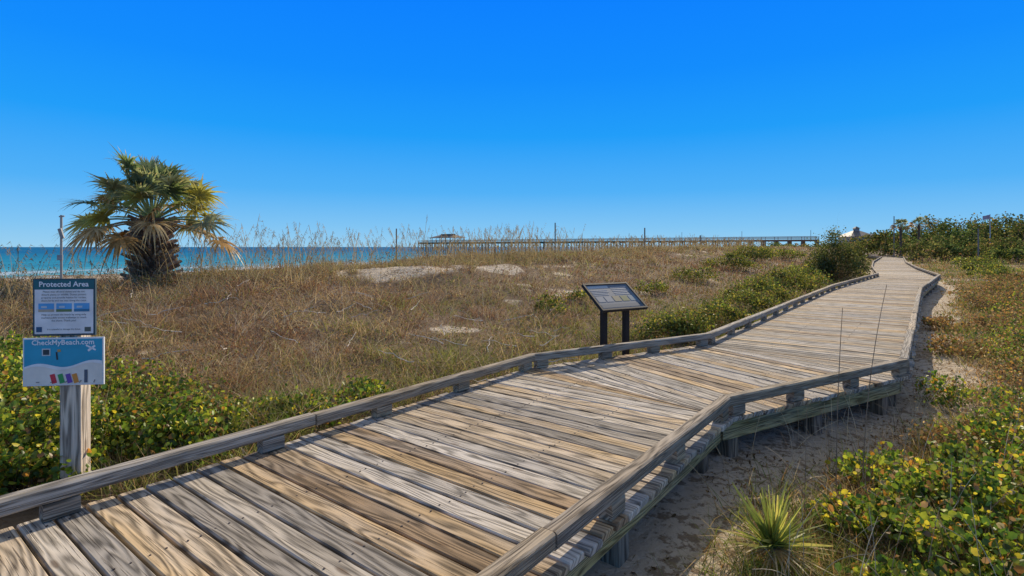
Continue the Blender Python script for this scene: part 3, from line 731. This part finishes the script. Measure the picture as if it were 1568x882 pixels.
for i in range(4): tbox(-.38,-.05-random.random()*.08,.03+i*.035,.040+i*.035,.0062,.0078,(.38,.41,.43))
mg,nt,out=newmat('panel_face'); bb=N(nt,'BsdfPrincipled',Roughness=.55); bb.inputs['Specular IOR Level'].default_value=.12; L(nt,N(nt,'Attribute',attribute_name='Col').outputs['Color'],bb.inputs['Base Color']); L(nt,bb.outputs[0],out.inputs[0])
b.make('panel_and_posts',mg,pn)

for (x,dep,zt) in((-5.18,24,2.82),(2.74,34,3.53),(11.4,46,3.63),(21.1,60,3.3)):
    z=float(height(np.array([x]),np.array([float(dep)]))[0]); b=PB()
    b.tube([(x,dep,z-.2),(x,dep,zt)],[.0014*dep,.0012*dep],(.22,.17,.12),6); b.make('dune_marker_pole',M_col)

# ------------------------------------------------------------ pier
pr=empty('fishing_pier'); b=PB()
E=Vector((-55,327)); t=Vector((.794,-.608)); n=Vector((.608,.794)); PL=212; zd=4.75; hw=3.2
wc=(.27,.20,.15); dk=(.17,.125,.09)
def pp(s,o,z): q=E+t*s+n*o; return (q.x,q.y,z)
b.beam(pp(0,0,zd-.15),pp(PL,0,zd-.15),2*hw,.3,wc,.01)
for o in(-hw,0,hw): b.beam(pp(0,o*.85,zd-.5),pp(PL,o*.85,zd-.5),.3,.4,dk,.01)
s=0
while s<=PL:
    for o in(-hw*.9,0,hw*.9): b.beam(pp(s,o*1.15,-4),pp(s,o,zd-.3),.45,.45,dk,.03)
    b.beam(pp(s,-hw*1.05,zd-.85),pp(s,hw*1.05,zd-.85),.3,.35,dk,.01)
    b.beam(pp(s,-hw*.9,zd-1.2),pp(s,hw*.9,-1),.12,.22,dk,.01)
    for o in(-hw,hw):
        b.beam(pp(s,o,zd),pp(s,o,zd+1.1),.14,.14,wc,.01)
    s+=4.6
for o in(-hw,hw):
    for h,w in((1.1,.16),(.75,.1),(.4,.1)): b.beam(pp(0,o,zd+h),pp(PL,o,zd+h),w,.12,(.32,.25,.19),.01)
for s in range(18,int(PL),24): b.beam(pp(s,-hw,zd),pp(s,-hw,zd+3.4),.12,.12,(.2,.18,.16),.01)
s0,s1=12,32
for s in np.linspace(s0+.8,s1-.8,6):
    for o in(-3.6,3.6): b.beam(pp(s,o,zd-.3),pp(s,o,zd+2.7),.24,.24,dk,.01)
b.beam(pp((s0+s1)/2-9,0,zd-.16),pp((s0+s1)/2+9,0,zd-.16),9,.28,wc,.01)
v=[pp(s0-.6,-5,zd+2.6),pp(s1+.6,-5,zd+2.6),pp(s1+.6,5,zd+2.6),pp(s0-.6,5,zd+2.6),pp(s0+4,0,zd+4.3),pp(s1-4,0,zd+4.3)]
b.add(v,[(0,1,5,4),(1,2,5),(2,3,4,5),(3,0,4),(3,2,1,0)],(.20,.15,.12))
b.beam(pp(s0+5,0,zd+4.45),pp(s1-5,0,zd+4.45),1.8,.7,(.2,.15,.12),.02)
b.beam(pp(s0-.6,-5,zd+2.5),pp(s1+.6,-5,zd+2.5),.1,.3,(.22,.17,.13),.01)
b.make('pier_structure',mat_plain('pier_timber',(1,1,1),.85,usecol=True,var=.2,nscale=1),pr)

# ------------------------------------------------------------ far trees, houses, flag, poles
nb=NB(); 
FG=[(.06,.09,.03),(.10,.135,.045),(.16,.19,.065),(.26,.25,.10),(.24,.17,.09)]
def mass(cx,cy,rx,ry,z0,h,nl,ls):
    nc=16; th=rng.uniform(0,2*math.pi,nc); r=np.sqrt(rng.uniform(0,1,nc))*.9
    hx=cx+rx*r*np.cos(th);hy=cy+ry*r*np.sin(th);hz=z0+h*np.sqrt(1-r*r*.9)*rng.uniform(.35,1.0,nc); k=rng.integers(0,nc,nl); tone=rng.uniform(.55,1.35,nc)
    hue=rng.uniform(.85,1.3)
    off=rng.normal(size=(nl,3))*.5
    c=np.stack([hx[k]+off[:,0]*.26*rx,hy[k]+off[:,1]*.26*ry,np.maximum(hz[k]+off[:,2]*.20*h,z0+.1)],-1)
    leaves(nb,c,rng.uniform(.6,1.3,nl)*ls,pick(FG,nl,[4.5,5,4,1.8,1.2])*tone[k][:,None]*np.array([hue,1,1]),.6)
    for q in range(nc):
        if q%3==0: 
            bs=np.array([[cx+(hx[q]-cx)*.4,cy+(hy[q]-cy)*.4,z0-.3]]); dv=np.array([[hx[q],hy[q],hz[q]]])-bs; ln=np.linalg.norm(dv,axis=1)
            blades(nb,bs,dv/ln[:,None],ln,np.array([.22]),np.zeros(1),np.array([[.2,.15,.12]]),2,shape=.3)
r2=random.Random(4)
def xat(px,dep): return (px-784)/820*dep
for px in range(1336,1720,11):
    dep=r2.uniform(85,125); x=xat(px,dep)
    ty=352-(px-1338)*.15 if px<1440 else 334
    top=2+(378-ty+r2.uniform(-9,4))/820*dep
    mass(x,dep,r2.uniform(2.6,4.8),r2.uniform(3,5),.3,max(2.0,top-.3),1200,.30)
for px in range(1400,1700,16):
    dep=r2.uniform(55,78); x=xat(px,dep)
    top=2+(378-364+r2.uniform(-9,7))/820*dep
    mass(x,dep,r2.uniform(1.8,3.4),r2.uniform(2,3),.3,max(1.,top-.3),850,.21)
for px in range(1190,1345,14):
    dep=r2.uniform(120,150); x=xat(px,dep); mass(x,dep,4.5,4,.5,2+(378-374+r2.uniform(-3,3))/820*dep-.5,450,.33)
nb.make('distant_tree_line',M_far)
for px,dep,topy in((1379,84,334),(1407,83,331)):
    palm('distant_palm_tree',xat(px,dep),dep,.3,2+(378-topy)/820*dep-1.7,1.7,26,12,.32,px,False)
def bx(b,x0,x1,y0,y1,z0,z1,c): 
    vs=[(x,y,z) for z in(z0,z1) for x,y in((x0,y0),(x1,y0),(x1,y1),(x0,y1))]; b.add(vs,[(3,2,1,0),(4,5,6,7),(0,1,5,4),(1,2,6,5),(2,3,7,6),(3,0,4,7)],c)
def house(hx,hy,w,h,wall,roof,cup=True):
    hs=empty('beach_house'); b=PB()
    bx(b,hx-w,hx+w,hy,hy+10,0,h,wall)
    b.add([(hx-w-1,hy-1,h),(hx+w+1,hy-1,h),(hx+w+1,hy+11,h),(hx-w-1,hy+11,h),(hx-w*.2,hy+5,h+3),(hx+w*.2,hy+5,h+3)],[(0,1,5,4),(1,2,5),(2,3,4,5),(3,0,4),(3,2,1,0)],roof)
    if cup:
        bx(b,hx-.9,hx+.9,hy+4.1,hy+5.9,h+2.2,h+3.8,wall); b.add([(hx-1.3,hy+3.7,h+3.8),(hx+1.3,hy+3.7,h+3.8),(hx+1.3,hy+6.3,h+3.8),(hx-1.3,hy+6.3,h+3.8),(hx,hy+5,h+4.8)],[(0,1,4),(1,2,4),(2,3,4),(3,0,4)],roof)
    for k in range(4):
        for zz in(1.2,h-2): bx(b,hx-w*.84+k*w*.48,hx-w*.6+k*w*.48,hy-.03,hy+.02,zz,zz+1.4,(.05,.07,.09))
    b.make('walls_and_roof',M_col,hs)
house(157.5,240,5.2,6.6,(.28,.25,.22),(.13,.11,.10))
house(176,255,6,5.2,(.34,.30,.25),(.18,.14,.12),False)
fl=empty('flagpole'); x=xat(1516,80); b=PB(); b.tube([(x,80,0),(x,80,6.9)],[.07,.045],(.5,.5,.5),8)
vs=[];
for k in range(9):
    t=k/8; yy=80+.12*math.sin(t*7); vs+= [(x-1.0*t-.05,yy,6.8-.2*t),(x-1.0*t-.05,yy,6.2-.2*t)]
b.add(vs,[(2*k,2*k+1,2*k+3,2*k+2) for k in range(8)],(.45,.35,.40)); b.make('pole_and_flag',M_col,fl)
for px,ty,dep in((1369,331,80),(1498,350,60)):
    b=PB(); x=xat(px,dep); b.tube([(x,dep,0),(x,dep,2+(378-ty)/820*dep)],[.08,.06],(.2,.17,.15),6); b.make('utility_pole',M_col)
